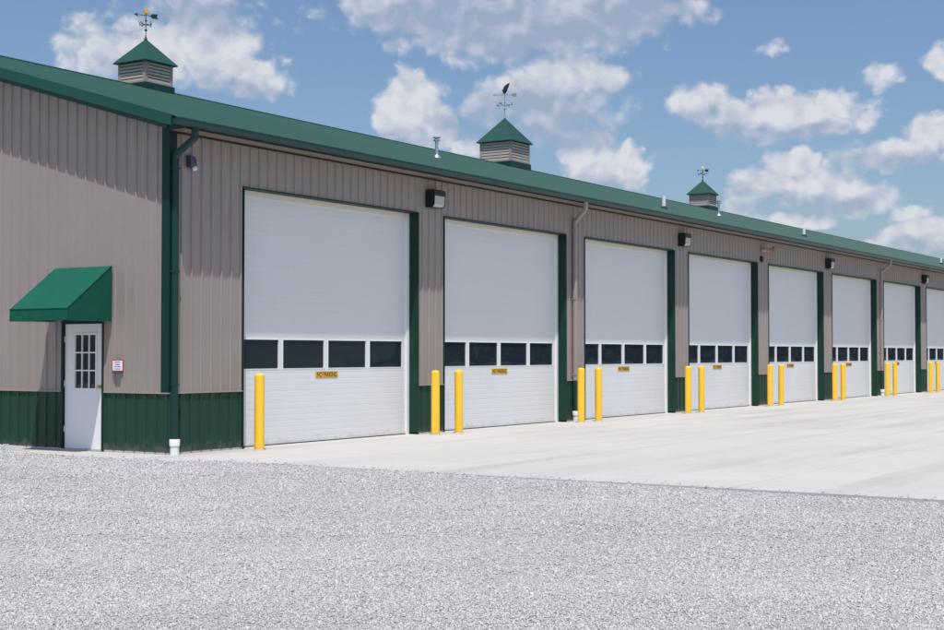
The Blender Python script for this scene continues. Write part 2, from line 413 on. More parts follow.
# K-style gutter on the front eave
g = MB()
gp = [(EY - .001, 5.280), (EY - .001, 5.184), (EY - .085, 5.180), (EY - .105, 5.205), (EY - .135, 5.232), (EY - .150, 5.248), (EY - .150, 5.286), (EY - .134, 5.289), (EY - .134, 5.281),
      (EY - .146, 5.280), (EY - .146, 5.250), (EY - .132, 5.236), (EY - .102, 5.209), (EY - .083, 5.185), (EY - .005, 5.189), (EY - .005, 5.280)]
g.prism(gp, lambda a, b, d: (d, a, b), RX + .02, LEN - RX)
g.prism(gp[:7], lambda a, b, d: (d, a, b), RX + .014, RX + .02)
for k in range(14): g.box(5.9 + k * 6.1, 5.96 + k * 6.1, EY - .153, EY - .148, 5.247, 5.287)      # lap joints
g.build('gutter', 'gutter', bld)

# ---- downspouts
def downspout(xw, xo, green):
    yw = -.075
    path = [(xo, EY - .055, 5.19), (xo, EY - .055, 5.07), (xo, EY - .045, 5.02), (xw, yw - .035, 4.80), (xw, yw, 4.74), (xw, yw, 4.5)]
    if green:
        o = MB().sweep(path[:-1] + [(xw, yw, .26)], .052, .042).build('downspout', 'gutter', bld)
    else:
        o = MB().sweep(path[:-1] + [(xw, yw, WZ)], .052, .042).build('downspout', 'tan_trim', bld)
        MB().sweep([(xw, yw, WZ - .001), (xw, yw, .2)], .051, .041).build('lower_downspout', 'green', o)
    s = MB()
    for z in (1.1, 2.9, 4.55): s.box(xw - .062, xw + .062, yw - .046, -.02, z, z + .03)
    build_each(s, 'strap', 'gutter' if green else 'tan_trim', o)
    MB().lathe([(.0, -.02), (.072, -.02), (.072, .14), (.083, .145), (.085, .24), (.078, .25), (.060, .25), (.058, .18), (0, .18)], (xw, yw - .012, 0), 20).build('drain_boot', 'pvc', o, smooth=True)
downspout(.058, .075, True); downspout(13.43, 13.22, False); downspout(38.10, 37.95, False)

# ---- overhead doors
NSEC = 7; SH = DH / NSEC
WINX = [(-2.47, -1.39), (-1.27, -.10), (.02, 1.19), (1.31, 2.39)]    # panes relative to the opening centre
WINX = [(.106, 1.214), (1.306, 2.504), (2.596, 3.794), (3.886, 4.994)]       # relative to the opening's left edge
WZ0, WZ1 = 1.332, 1.868
def door_profile(z0, z1):
    pts = [(z0, .004), (z0 + .006, .0)]
    n = 6; h = (z1 - z0 - .012) / n
    for k in range(n):
        a = z0 + .006 + k * h
        pts += [(a + .002, 0), (a + h - .034, .0), (a + h - .024, .0010), (a + h - .012, .0010), (a + h - .003, 0)]
    pts += [(z1 - .006, 0), (z1, .004)]
    return pts
dm = MB()
for k in range(NSEC):
    z0, z1 = k * SH + .012, (k + 1) * SH + (.012 if k < NSEC - 1 else 0)
    if k == 2:
        continue
    pts = door_profile(z0, z1)
    dm.strip(pts, lambda p: (.07, YD + p[1], p[0]), lambda p: (DW - .07, YD + p[1], p[0]))
    dm.v, dm.f = dm.v, dm.f
z0, z1 = 2 * SH + .012, 3 * SH + .012
def fr(x0, x1, a, b): dm.add([(x0, YD, a), (x1, YD, a), (x1, YD, b), (x0, YD, b)], [(0, 1, 2, 3)])
fr(.07, DW - .07, z0 + .006, WZ0); fr(.07, DW - .07, WZ1, z1 - .006)
xs = [.07] + [v for w in WINX for v in w] + [DW - .07]
for k in range(0, len(xs), 2): fr(xs[k], xs[k + 1], WZ0, WZ1)
for zz in (z0, z1): dm.add([(.07, YD + .004, zz), (DW - .07, YD + .004, zz), (DW - .07, YD, zz + (.006 if zz == z0 else -.006)), (.07, YD, zz + (.006 if zz == z0 else -.006))], [(0, 1, 2, 3)])
import bmesh
proto = dm.build('overhead_door', 'white', bld)
bm_ = bmesh.new(); bm_.from_mesh(proto.data); bmesh.ops.remove_doubles(bm_, verts=bm_.verts, dist=1e-5); bm_.to_mesh(proto.data); bm_.free()
proto.location = (OFF, 0, 0)
# windows: moulded frame (white) with the pane set behind it
def make_window(w):
    a, b = w
    m = MB(); t, d = .014, .005
    for x0, x1, q0, q1 in ((a, b, WZ0, WZ0 + t), (a, b, WZ1 - t, WZ1), (a, a + t, WZ0 + t, WZ1 - t), (b - t, b, WZ0 + t, WZ1 - t)):
        m.box(x0, x1, YD - d, YD + .03, q0, q1)
    return m, MB().add([(a + t, YD + .018, WZ0 + t), (b - t, YD + .018, WZ0 + t), (b - t, YD + .018, WZ1 - t), (a + t, YD + .018, WZ1 - t)], [(0, 1, 2, 3)])
for w in WINX:
    m, pane = make_window(w)
    m.build('window_frame', 'wtrim', proto); pane.build('window_pane', 'glass', proto)
st_ = MB()
for x0, x1 in ((.0, .085), (DW - .085, DW)): st_.box(x0, x1, YD - .035, YD + .004, 0, DH)
build_each(st_, 'door_stop', 'wtrim', proto)
MB().box(.085, DW - .085, YD - .034, YD - .013, DH - .085, DH).build('header_stop', 'cream', proto)
MB().box(.085, DW - .085, YD - .006, YD + .03, -.004, .016).build('bottom_seal', 'rubber', proto)
for i in range(1, NB):
    c = copy_tree(proto, bld); c.location = (OFF + P * i, 0, 0)

# ---- entry door with nine panes
A, B, DT = 1.4747, 2.4049, 2.112
ed = MB(); XD = .012
wy0, wy1, wz0, wz1 = 1.655, 2.155, 1.03, 1.925
for y0, y1, q0, q1 in ((A + .01, wy0, .03, DT - .01), (wy1, B - .01, .03, DT - .01), (wy0, wy1, .03, wz0), (wy0, wy1, wz1, DT - .01)): ed.box(XD, XD + .044, y0, y1, q0, q1)
entry = ed.build('entry_door', 'wtrim', bld)
fm = MB(); fm.box(-.036, .10, A - .04, A, 0, DT + .045).box(-.036, .10, B, B + .04, 0, DT + .045).box(-.035, .10, A, B, DT, DT + .044)
fm.build('door_frame', 'dtrim', entry)
wf = MB(); t = .028
wf.box(XD - .012, XD + .03, wy0 - t, wy0 + .006, wz0 - t, wz1 + t).box(XD - .012, XD + .03, wy1 - .006, wy1 + t, wz0 - t, wz1 + t)
wf.box(XD - .011, XD + .03, wy0 + .006, wy1 - .006, wz0 - t, wz0 + .006).box(XD - .011, XD + .03, wy0 + .006, wy1 - .006, wz1 - .006, wz1 + t)
for k in (1, 2):
    yy = wy0 + (wy1 - wy0) * k / 3; zz = wz0 + (wz1 - wz0) * k / 3
    wf.box(XD - .006, XD + .016, yy - .011, yy + .011, wz0, wz1); wf.box(XD - .005, XD + .015, wy0, wy1, zz - .011, zz + .011)
wf.build('window_frame', 'wtrim', entry)
MB().add([(XD + .02, wy1, wz0), (XD + .02, wy0, wz0), (XD + .02, wy0, wz1), (XD + .02, wy1, wz1)], [(0, 1, 2, 3)]).build('window_pane', 'glass', entry)
MB().lathe([(0, 0), (.033, 0), (.033, .008), (.012, .012), (.012, .035), (.027, .045), (.030, .060), (.022, .073), (0, .076)], (XD, A + .075, 1.06), 20, (-1, 0, 0)).build('door_knob', 'brass', entry, True)
for z in (.30, 1.06, 1.80): MB().lathe([(0, 0), (.011, 0), (.011, .10), (0, .10)], (XD - .012, B - .014, z), 12).build('hinge', 'zinc', entry)
MB().box(-.06, .06, A - .02, B + .02, -.001, .026).build('threshold', 'threshold', entry)

# ---- awning over the entry door
ay0, ay1, ax, az1, azf, azb = 1.25, 2.61, -.97, 3.045, 2.330, 2.135
aw = MB(); n = 10
def sag(u, v): return -.014 * math.sin(math.pi * u) * math.sin(math.pi * v)
vs = []
for i in range(n + 1):
    for j in range(n + 1):
        u, v = i / n, j / n
        vs.append((-.034 + (ax + .034) * u, ay0 + (ay1 - ay0) * v, az1 + (azf - az1) * u + sag(u, v)))
aw.add(vs, [(i * (n + 1) + j, i * (n + 1) + j + 1, (i + 1) * (n + 1) + j + 1, (i + 1) * (n + 1) + j) for i in range(n) for j in range(n)])
for y in (ay0, ay1):
    aw.add([(-.034, y, az1), (ax, y, azf), (ax, y, azb), (-.034, y, azb)], [(0, 1, 2, 3)])
awn = aw.build('awning', 'awning', bld)
va = MB(); va.strip([(ay0 + (ay1 - ay0) * k / 24, .004 * math.sin(k * 1.3)) for k in range(25)], lambda p: (ax - .001, p[0], azf), lambda p: (ax - .004 + p[1], p[0], azb))
va.build('valance', 'awning', awn)
fr_ = MB()
for y in (ay0 + .012, ay1 - .012):
    fr_.sweep([(-.04, y, az1 - .02), (ax + .012, y, azf - .014)], .009, .009, Vector((0, 1, 0))); fr_.sweep([(ax + .014, y, azf - .02), (ax + .014, y, azb + .012)], .009, .009, Vector((0, 1, 0)))
    fr_.sweep([(-.04, y, azb + .012), (ax + .014, y, azb + .012)], .009, .009, Vector((0, 1, 0)))
fr_.sweep([(ax + .014, ay0, azb + .012), (ax + .014, ay1, azb + .012)], .009, .009, Vector((1, 0, 0)))
fr_.build('awning_frame', 'zinc', awn)
pp = MB()
pp.sweep([(-.039, ay0 + .001, az1 + .004), (ax, ay0 + .001, azf + .004), (ax - .002, ay0 + .001, azb)], .007, .005, Vector((0, 1, 0)))
pp.sweep([(ax - .004, ay0, azf), (ax - .004, ay1, azf)], .005, .005, Vector((1, 0, 0)))
pp.sweep([(ax - .006, ay0, azb + .012), (ax - .006, ay1, azb + .012)], .004, .008, Vector((1, 0, 0)))
pp.build('piping', 'awning', awn)

# ---- cupolas
def cupola(cx, s, zl, zt, za, nsl):
    """s body width, zl louvre bottom, zt eave of its roof, za apex"""
    h = s / 2
    zb = roofz(RY - h - .03) - .03
    c = MB(); e = h + .035
    # green saddle base, cut to the roof slope
    for sx in (-1, 1):
        c.add([(cx + sx * e, RY - e, roofz(RY - e)), (cx + sx * e, RY, RZ + .02), (cx + sx * e, RY + e, roofz(RY + e)), (cx + sx * e, RY + e, zl), (cx + sx * e, RY - e, zl)], [(0, 1, 2, 3, 4)])
    for sy in (-1, 1):
        c.add([(cx - e, RY + sy * e, roofz(RY - e) - .02), (cx + e, RY + sy * e, roofz(RY - e) - .02), (cx + e, RY + sy * e, zl), (cx - e, RY + sy * e, zl)], [(0, 1, 2, 3)])
    c.add([(cx - e, RY - e, zl), (cx + e, RY - e, zl), (cx + e, RY + e, zl), (cx - e, RY + e, zl)], [(0, 1, 2, 3)])
    root = c.build('cupola', 'gutter', bld)
    b = MB(); q = .042
    for sx in (-1, 1):
        for sy in (-1, 1): b.box(cx + sx * (h - q) - q, cx + sx * (h - q) + q, RY + sy * (h - q) - q, RY + sy * (h - q) + q, zl + .001, zt)
    b.box(cx - h + 2 * q, cx + h - 2 * q, RY - h, RY - h + .05, zl + .001, zl + .05).box(cx - h + 2 * q, cx + h - 2 * q, RY + h - .05, RY + h, zl + .001, zl + .05)
    b.box(cx - h, cx - h + .05, RY - h + 2 * q, RY + h - 2 * q, zl + .001, zl + .05).box(cx + h - .05, cx + h, RY - h + 2 * q, RY + h - 2 * q, zl + .001, zl + .05)
    build_each(b, 'corner_post', 'tan_trim', root)
    L = MB(); sp = (zt - zl - .05) / nsl; i = h - 2 * q
    for k in range(nsl):
        z = zl + .05 + k * sp
        for sg in (-1, 1):
            L.add([(cx - i, RY + sg * (h - .008), z), (cx + i, RY + sg * (h - .008), z), (cx + i, RY + sg * (h - .008), z + sp * .6), (cx - i, RY + sg * (h - .008), z + sp * .5),
                   (cx - i, RY + sg * (h - .05), z + sp * 1.06), (cx + i, RY + sg * (h - .05), z + sp * 1.06)], [(0, 1, 2, 3), (3, 2, 5, 4)])
            L.add([(cx + sg * (h - .008), RY - i, z), (cx + sg * (h - .008), RY + i, z), (cx + sg * (h - .008), RY + i, z + sp * .6), (cx + sg * (h - .008), RY - i, z + sp * .5),
                   (cx + sg * (h - .05), RY - i, z + sp * 1.06), (cx + sg * (h - .05), RY + i, z + sp * 1.06)], [(0, 1, 2, 3), (3, 2, 5, 4)])
    L.build('louver', 'louver', root)
    MB().box(cx - h + .08, cx + h - .08, RY - h + .08, RY + h - .08, zl, zt - .01).build('louver_shade_fill', 'dark', root)  # near-black box put in for the shade inside the cupola
    r = MB(); o = h + .09
    base = [(cx - o, RY - o), (cx + o, RY - o), (cx + o, RY + o), (cx - o, RY + o)]
    r.add([(*p, zt + .012) for p in base] + [(cx, RY, za)], [(0, 1, 4), (1, 2, 4), (2, 3, 4), (3, 0, 4)])
    r.add([(*p, zt - .012) for p in base] + [(*p, zt + .012) for p in base], [(3, 2, 1, 0), (0, 1, 5, 4), (1, 2, 6, 5), (2, 3, 7, 6), (3, 0, 4, 7)])
    rr = r.build('cupola_roof', 'roof', root)
cupola(8.920, .942, 8.265, 8.800, 9.46, 6)
cupola(26.197, 1.277, 8.275, 8.990, 9.90, 7)
cupola(43.521, .9355, 8.275, 8.820, 9.485, 6)

# ---- weather vanes (things of their own on the cupola tips)
def vane(cx, z0, za, zc, ztop, dirx, alen, clen, figure, figmat, rodmat, label):
    root = empty('weather_vane', (cx, RY, z0))
    tag(root, label, 'weather vane', 'weather vanes on the cupolas')
    L = lambda z: z - z0
    rod = MB(); rod.lathe([(0, -.02), (.045, -.02), (.018, .05), (.010, .09), (.010, L(za) + .05), (0, L(za) + .05)], n=12)
    rod.build('rod', rodmat, root, True)
    bl = MB()
    for zz, rr in ((L(zc) - .14, .036), (L(zc) + .10, .030)):
        bl.lathe([(0, -rr), (rr * .7, -rr * .7), (rr, 0), (rr * .7, rr * .7), (0, rr)], (0, 0, zz), 14)
    build_each(bl, 'ball', rodmat, root, True)
    cp = MB()
    for a in range(4):
        an = a * math.pi / 2
        cp.sweep([(0, 0, L(zc)), (clen * math.cos(an), clen * math.sin(an), L(zc))], .006, .006, Vector((-math.sin(an), math.cos(an), 0)))
        cp.lathe([(0, -.02), (.02, 0), (0, .02)], (clen * .5 * math.cos(an), clen * .5 * math.sin(an), L(zc)), 8)
    cp.build('compass_arm', rodmat, root)
    for ch, an in (('W', R(180)), ('E', 0), ('N', R(90)), ('S', R(-90))):
        text_mesh(ch, .12, 'iron', 'compass_letter', root, ((clen + .02) * math.cos(an), (clen + .02) * math.sin(an), L(zc) + .01), (R(90), 0, R(-45)), extrude=.006)
    # arrow
    d = Vector((math.cos(dirx), math.sin(dirx), 0)); 
    F = lambda a, b, t: tuple(d * a + Vector((-d.y, d.x, 0)) * t + Vector((0, 0, L(za) + b)))
    ar = MB(); h = alen / 2
    ar.prism([(-h + .10, -.008), (h - .16, -.008), (h - .16, .008), (-h + .10, .008)], F, -.007, .007)
    ar.prism([(-h, 0), (-h + .11, .045), (-h + .085, 0), (-h + .11, -.045)], F, -.008, .008)
    ar.prism([(h - .20, 0), (h - .155, .055), (h, .06), (h - .035, 0), (h, -.06), (h - .155, -.055)], F, -.009, .009)
    ar.build('arrow', 'iron' if figmat != 'iron' else 'copper', root)
    hh = L(ztop) - L(za) - .03
    G = lambda a, b, t: tuple(d * (a * hh) + Vector((-d.y, d.x, 0)) * t + Vector((0, 0, L(za) + .03 + b * hh)))
    fg = MB()
    if figure == 'eagle':
        fg.prism([(-.20, .0), (-.06, .06), (.02, .0), (.10, .10), (.20, .28), (.28, .50), (.36, .74), (.44, 1.0), (.30, .93), (.20, .90), (.06, .76), (-.02, .74), (-.12, .56), (-.16, .40), (-.26, .36), (-.20, .26), (-.14, .12)], G, -.022, .022)
        fg.prism([(-.14, .25), (.08, .25), (.18, .52), (.12, .74), (-.06, .58)], G, -.045, .045)
    else:
        fg.prism([(-.30, .0), (.28, .0), (.32, .16), (.22, .26), (.38, .42), (.42, .58), (.26, .72), (.22, .84), (.02, 1.0), (-.06, .86), (-.22, .76), (-.36, .66), (-.30, .50), (-.42, .40), (-.24, .24)], G, -.016, .016)
        fg.prism([(-.16, .14), (.16, .14), (.24, .50), (.06, .80), (-.14, .62)], G, -.034, .034)
    fg.build('figure', figmat, root)
vane(8.920, 9.46, 10.045, 9.815, 10.24, R(-43 + 16), .62, .15, 'finial', 'gold', 'iron', 'iron weather vane with gold figure on the near cupola above the entry side')
vane(26.197, 9.90, 10.71, 10.35, 11.14, R(-58), .86, .27, 'eagle', 'iron', 'copper', 'weather vane with black eagle on the large middle cupola')
vane(43.521, 9.485, 9.93, 9.76, 10.15, R(-66 + 8), .56, .17, 'finial', 'palegold', 'iron', 'weather vane with pale gold figure on the farthest cupola')

# ---- roof vents (parts of the building)
def vent_stack(x, y, h):
    z = roofz(y); o = MB()
    o.lathe([(0, -.05), (.045, -.05), (.045, h - .10), (.085, h - .10), (.085, h - .07), (.05, h - .05), (.05, h - .03), (.10, h - .02), (.10, h), (0, h + .01)], (x, y, z), 20)
    p = o.build('flue_vent', 'zinc', bld, True)
    MB().lathe([(.12, -.03), (.11, .015), (.050, .07), (.046, .07)], (x, y, z), 20).build('flashing', 'zinc', p, True)
def pvc_vent(x, y, h):
    z = roofz(y)
    p = MB().lathe([(.0, -.04), (.056, -.04), (.056, h), (.048, h), (.048, h - .1), (0, h - .1)], (x, y, z), 20).build('plumbing_vent', 'pvc', bld, True)
    MB().lathe([(.12, -.03), (.11, .02), (.066, .08), (.058, .08)], (x, y, z), 20).build('flashing', 'rubber', p, True)
VENTS = [('s', 14.03, 4.31, .53), ('p', 21.61, 1.40, .38), ('s', 33.75, 4.76, .56), ('p', 35.03, 1.9, .33), ('p', 55.07, 2.0, .32)]
for k, x, y, h in VENTS: (vent_stack if k == 's' else pvc_vent)(x, y, h)

# ------------------------------------------------------------------ BOLLARDS
ordn = ['first', 'second', 'third', 'fourth', 'fifth', 'sixth', 'seventh', 'eighth', 'ninth']
bx = [1.61, 6.85, 7.70, 12.93, 13.80, 19.02, 19.90, 25.12, 26.05, 31.22, 32.10, 37.36, 38.34, 43.50, 44.60]
by = [-.50] * 15
bol = empty('bollard', (0, 0, 0))
MB().lathe([(0, -.05), (.0845, -.05), (.0845, 1.225), (.0825, 1.243), (.074, 1.262), (.055, 1.274), (.03, 1.279), (0, 1.280)], n=32).build('sleeve', 'yellow', bol, True)
MB().lathe([(.084, .0), (.105, .0), (.102, .010), (.085, .016)], n=28).build('grout_ring', 'concrete', bol)
for i, x in enumerate(bx):
    c = bol if i == 0 else copy_tree(bol)
    c.location = (x, by[i], 0); c.rotation_euler = (R(random.uniform(-.35, .35)), R(random.uniform(-.35, .35)), random.uniform(0, 6.28))
    if i == 0: lb = 'yellow bollard at the left side of the first overhead door, nearest to the camera'
    elif i == 14: lb = 'farthest yellow bollard at the left edge of the eighth overhead door'
    elif i % 2: lb = 'yellow bollard at the right side of the %s overhead door from the left' % ordn[(i - 1) // 2]
    else: lb = 'yellow bollard at the left side of the %s overhead door from the left' % ordn[i // 2]
    tag(c, lb, 'bollard', 'yellow bollards guarding the overhead doors')

# ------------------------------------------------------------------ wall lamps
lamp = empty('wall_lamp', (0, 0, 0))
hm = MB()      # housing: hood above and behind the lens
hm.prism([(-.022, .0), (-.022, .36), (-.20, .36), (-.235, .33), (-.235, .235), (-.10, .235), (-.10, .0)], lambda a, b, d: (d, a, b), -.20, .20)
hm.build('housing', 'black', lamp)
lm = MB(); lm.prism([(-.101, .012), (-.101, .233), (-.228, .233), (-.218, .06), (-.18, .02)], lambda a, b, d: (d, a, b), -.185, .185)
lm.build('lens', 'lens', lamp)
ends = MB(); ends.prism([(-.100, .0), (-.100, .235), (-.236, .235), (-.226, .05), (-.185, .004)], lambda a, b, d: (d, a, b), -.200, -.186)
ends.prism([(-.100, .0), (-.100, .235), (-.236, .235), (-.226, .05), (-.185, .004)], lambda a, b, d: (d, a, b), .186, .200)
ends.build('end_plate', 'black', lamp)
for i, pier in enumerate((1, 3, 5, 7)):
    c = lamp if i == 0 else copy_tree(lamp)
    c.location = (OFF + P * pier - .48, 0, 4.565)
    tag(c, ['black wall lamp with white lens between the first and second overhead doors', 'black wall lamp with white lens between the third and fourth overhead doors',
            'black wall lamp with white lens between the fifth and sixth overhead doors', 'farthest black wall lamp, between the seventh and eighth overhead doors'][i], 'wall lamp', 'wall lamps over the door piers')

# small sensor box by the corner
sn = empty('wall_sensor', (.43, -.02, 4.60)); tag(sn, 'small dark sensor light on the tan wall beside the corner downspout', 'sensor light')
MB().prism([(0, .02), (0, .22), (-.075, .20), (-.105, .06), (-.09, .02)], lambda a, b, d: (d, a, b), -.065, .065).build('housing', 'greybox', sn)
MB().lathe([(0, 0), (.038, 0), (.045, .03), (.040, .045), (0, .05)], (.03, -.075, .02), 16, (.2, -.5, -1)).build('sensor_eye', 'signwhite', sn, True)
MB().box(.066, .10, -.05, -.01, .045, .075).build('bracket', 'greybox', sn)

# horn speaker at the fourth pier
hs = empty('horn_speaker', (25.70, -.02, 4.83)); tag(hs, 'tan round horn speaker under the eave between the fourth and fifth overhead doors', 'horn speaker')
ax_ = (.62, -.75, -.12)
MB().lathe([(.0, .0), (.05, .0), (.055, .10), (.075, .16), (.12, .235), (.165, .275), (.170, .285), (.160, .28), (.11, .24), (.06, .17), (.03, .12), (0, .11)], (.02, -.09, .0), 24, ax_).build('horn', 'vinylhorn', hs, True)
MB().lathe([(0, 0), (.06, 0), (.065, .03), (.065, .10), (.05, .13), (0, .13)], (-.06, .00 - .02, .01), 16, (.62, -.75, -.12)).build('driver', 'vinylhorn', hs, True)
MB().box(-.10, .04, -.05, .01, -.06, .06).build('bracket', 'tan_trim', hs)
sb = empty('junction_box', (25.62, -.02, 4.58)); tag(sb, 'tiny black box on the wall below the horn speaker', 'box')
MB().box(-.045, .045, -.08, .0, -.09, .06).build('housing', 'black', sb)
MB().lathe([(0, 0), (.03, 0), (.03, .05), (0, .05)], (0, -.045, -.13), 14).build('gland', 'black', sb)

# ------------------------------------------------------------------ NO PARKING plates
npk = empty('warning_sign', (0, 0, 0))
MB().box(-.330, .330, .0, .004, -.0575, .0575).build('plate', 'amber', npk)
t1 = text_mesh('NO PARKING', .118, 'ink', 'lettering', npk, (0, -.002, -.002), (R(90), 0, 0), width=.585)
bd = MB()
for x0, x1, q0, q1 in ((-.322, .322, .050, .0535), (-.322, .322, -.0535, -.050), (-.322, -.3175, -.050, .050), (.3175, .322, -.050, .050)): bd.box(x0, x1, -.0015, .0, q0, q1)
bd.build('border', 'ink', npk)
for i in range(8):
    c = npk if i == 0 else copy_tree(npk)
    c.location = (OFF + P * i + DW / 2 - .02, YD - .006, 1.222)
    tag(c, 'amber no parking plate on the %s white overhead door from the left' % ordn[i], 'sign', 'no parking plates on the overhead doors')

# small red-bordered sign beside the entry door
sg = empty('notice_sign', (-.028, 1.104, 1.415)); tag(sg, 'small white notice with red border on the wall beside the entry door', 'sign')
MB().box(-.006, .0, -.127, .127, -.095, .095).build('plate', 'signred', sg)
MB().box(-.0075, -.006, -.112, .112, -.082, .080).build('face', 'signwhite', sg)
ln = MB(); hd = MB()
def words(mb, z, h, spans):
    for a, b in spans:
        y = a
        while y < b - .004:
            w = random.choice((.004, .005, .006)); mb.box(-.009, -.0075, -y - w, -y, z, z + h * random.choice((.8, 1, 1))); y += w + .003
words(hd, .050, .016, [(-.06, .06)])
words(ln, .008, .018, [(-.055, .05)]); words(ln, -.028, .018, [(-.075, -.02), (-.005, .075)]); words(ln, -.060, .010, [(-.06, .06)])
hd.build('heading', 'signred', sg); ln.build('lettering', 'signblue', sg)
MB().box(-.045, .0, -.08, .085, -.125, -.097).build('bottom_bar', 'greybox', sg)  # dark bar along the sign's lower edge

# ------------------------------------------------------------------ GROUND
def poly(name, pts, z, mat, depth=0., kind='structure'):
    n = len(pts); mb = MB()
    if depth: mb.prism(pts, lambda a, b, d: (a, b, d), z - depth, z)
    else: mb.add([(x, y, z) for x, y in pts], [tuple(range(n))])
    return tag(mb.build(name, mat), kind=kind)
poly('field', [(-900, -900), (1500, -900), (1500, 1500), (-900, 1500)], -.12, 'grass')
apron = [(.0, 3.75), (-.25, 3.60), (-.62, 3.1), (-.88, 2.4), (-.95, 1.2), (-.95, -.2), (-.86, -.9), (-.50, -1.55), (-.42, -2.3), (-.50, -4.2), (-.52, -6.2), (-.48, -9.3), (-.52, -13.0), (-.5, -28), (96, -28), (96, 3.75), (.5, 3.75)]
apron = [p for p in apron]
poly('concrete_apron', apron[::-1], 0., 'concrete', .14)
# gravel ground: gridded sheet with gentle undulation, meeting the slab
GX = np.linspace(-60, 4, 215); GY = np.linspace(-60, 40, 335)
def gz(x, y):
    x = np.asarray(x, float); y = np.asarray(y, float)
    b = .012 * np.sin(x * 1.1 + .6 * y) + .010 * np.sin(.47 * x - .9 * y + 1.3) + .006 * np.sin(2.3 * x + 1.9 * y)
    near = np.exp(-np.maximum(0, -.5 - x) / 1.0)                       # level near the slab
    rise = .045 * np.clip((y - 2.0) / 1.6, 0, 1) * np.exp(-np.maximum(0, -.2 - x) / 1.5)
    rise2 = .018 * np.exp(-((y + .8) / 2.5) ** 2) * near
    zz_ = -.034 + .018 * near * (1 / (1 + np.exp(-(y + 7) * 1.5))) + b * (1 - .8 * near) + rise + rise2
    return np.where((x > -.33) & (y < 3.3), np.minimum(zz_, -.03), zz_)
gxx, gyy = np.meshgrid(GX, GY, indexing='ij'); gzz = gz(gxx, gyy)
vs = np.stack([gxx, gyy, gzz], -1).reshape(-1, 3); nx, ny = gxx.shape
mb = MB(); mb.v = [tuple(v) for v in vs.tolist()]
mb.f = [(i * ny + j, (i + 1) * ny + j, (i + 1) * ny + j + 1, i * ny + j + 1) for i in range(nx - 1) for j in range(ny - 1)]
tag(mb.build('gravel_ground', 'gravel', None, True), kind='structure')

# crushed stone: angular stones scattered over the near ground
def inside_apron(x, y):
    p = apron; n = len(p); r = np.zeros(x.shape, bool)
    for i in range(n):
        x0, y0 = p[i]; x1, y1 = p[(i + 1) % n]
        c = ((y0 > y) != (y1 > y)) & (x < (x1 - x0) * (y - y0) / (y1 - y0 + 1e-12) + x0); r ^= c
    return r
CX, CY = -16.54, -16.28; YAW = 1.00285
def scatter(n, d0, d1, smin, smax):
    d = np.sqrt(rng.uniform(d0 * d0, d1 * d1, n)); a = YAW + rng.uniform(-R(25), R(25), n)
    x = CX + d * np.sin(a); y = CY + d * np.cos(a)
    s = smin + (smax - smin) * rng.random(n) ** 2.2
    return x, y, s
nst = 560000
dd_ = 5.6; de_ = 30.0; uu = rng.random(nst); pw = .45                     # density per area falls smoothly with distance
d_ = (dd_ ** pw + uu * (de_ ** pw - dd_ ** pw)) ** (1 / pw); a_s = YAW + np.where(rng.random(nst) < .70, rng.uniform(-R(21), R(21), nst), (rng.uniform(-1, 1, nst) + rng.uniform(-1, 1, nst)) * R(28))
s_s = (.0036 + .0068 * rng.random(nst) ** 2.2) * (d_ / 8) ** .55
sets = [(CX + d_ * np.sin(a_s), CY + d_ * np.cos(a_s), s_s)]
x = np.concatenate([s[0] for s in sets]); y = np.concatenate([s[1] for s in sets]); s = np.concatenate([q[2] for q in sets])
dst = inside_apron(x, y)
off1 = inside_apron(x - .5 * rng.random(len(x)) ** 3.5, y)            # a few stones kicked on to the slab edge
keep = (~dst) | (dst & ~off1 & (rng.random(len(x)) < .14)); keep &= (x < .0)
pt_ = np.sin(.8 * x + .35 * y + 1.5 * np.sin(.5 * x - .7 * y)) + np.sin(1.9 * x - 1.3 * y + 1.1) * .5
trk = np.minimum(np.abs(((x + .55 * y) + 11.0) - .35 * np.sin(.3 * y)), np.abs(((x + .55 * y) + 9.1) - .35 * np.sin(.3 * y)))
keep &= rng.random(len(x)) > np.clip(.30 * (pt_ > .75) + .5 * np.exp(-(trk / .22) ** 2), 0, .75)
x, y, s, on = x[keep], y[keep], s[keep], dst[keep]
z = np.where(on, .0, gz(x, y)) + s * np.where(on, .45, .30)
n = len(x)
base = np.array([(-1, -1, -1), (1, -1, -1), (1, 1, -1), (-1, 1, -1), (-1, -1, 1), (1, -1, 1), (1, 1, 1), (-1, 1, 1)], float)
V = base[None] * (1 + rng.uniform(-.42, .25, (n, 8, 3)))
V *= np.stack([rng.uniform(.7, 1.35, n), rng.uniform(.6, 1.1, n), rng.uniform(.22, .50, n)], -1)[:, None]
q = rng.normal(size=(n, 4)); q[:, 0] += 1.4; q[:, 1:3] *= .55; q /= np.linalg.norm(q, axis=1)[:, None]
w, a, b, c = q.T
Rm = np.stack([1 - 2 * (b * b + c * c), 2 * (a * b - c * w), 2 * (a * c + b * w), 2 * (a * b + c * w), 1 - 2 * (a * a + c * c), 2 * (b * c - a * w), 2 * (a * c - b * w), 2 * (b * c + a * w), 1 - 2 * (a * a + b * b)], -1).reshape(n, 3, 3)
yaw = rng.uniform(0, 2 * math.pi, n); cz, sz = np.cos(yaw), np.sin(yaw)
Rz = np.zeros((n, 3, 3)); Rz[:, 0, 0] = cz; Rz[:, 0, 1] = -sz; Rz[:, 1, 0] = sz; Rz[:, 1, 1] = cz; Rz[:, 2, 2] = 1
V = np.einsum('nij,nkj->nki', Rz @ Rm, V * s[:, None, None]) + np.stack([x, y, z], -1)[:, None]
F = np.array([(0, 3, 2, 1), (4, 5, 6, 7), (0, 1, 5, 4), (1, 2, 6, 5), (2, 3, 7, 6), (3, 0, 4, 7)])
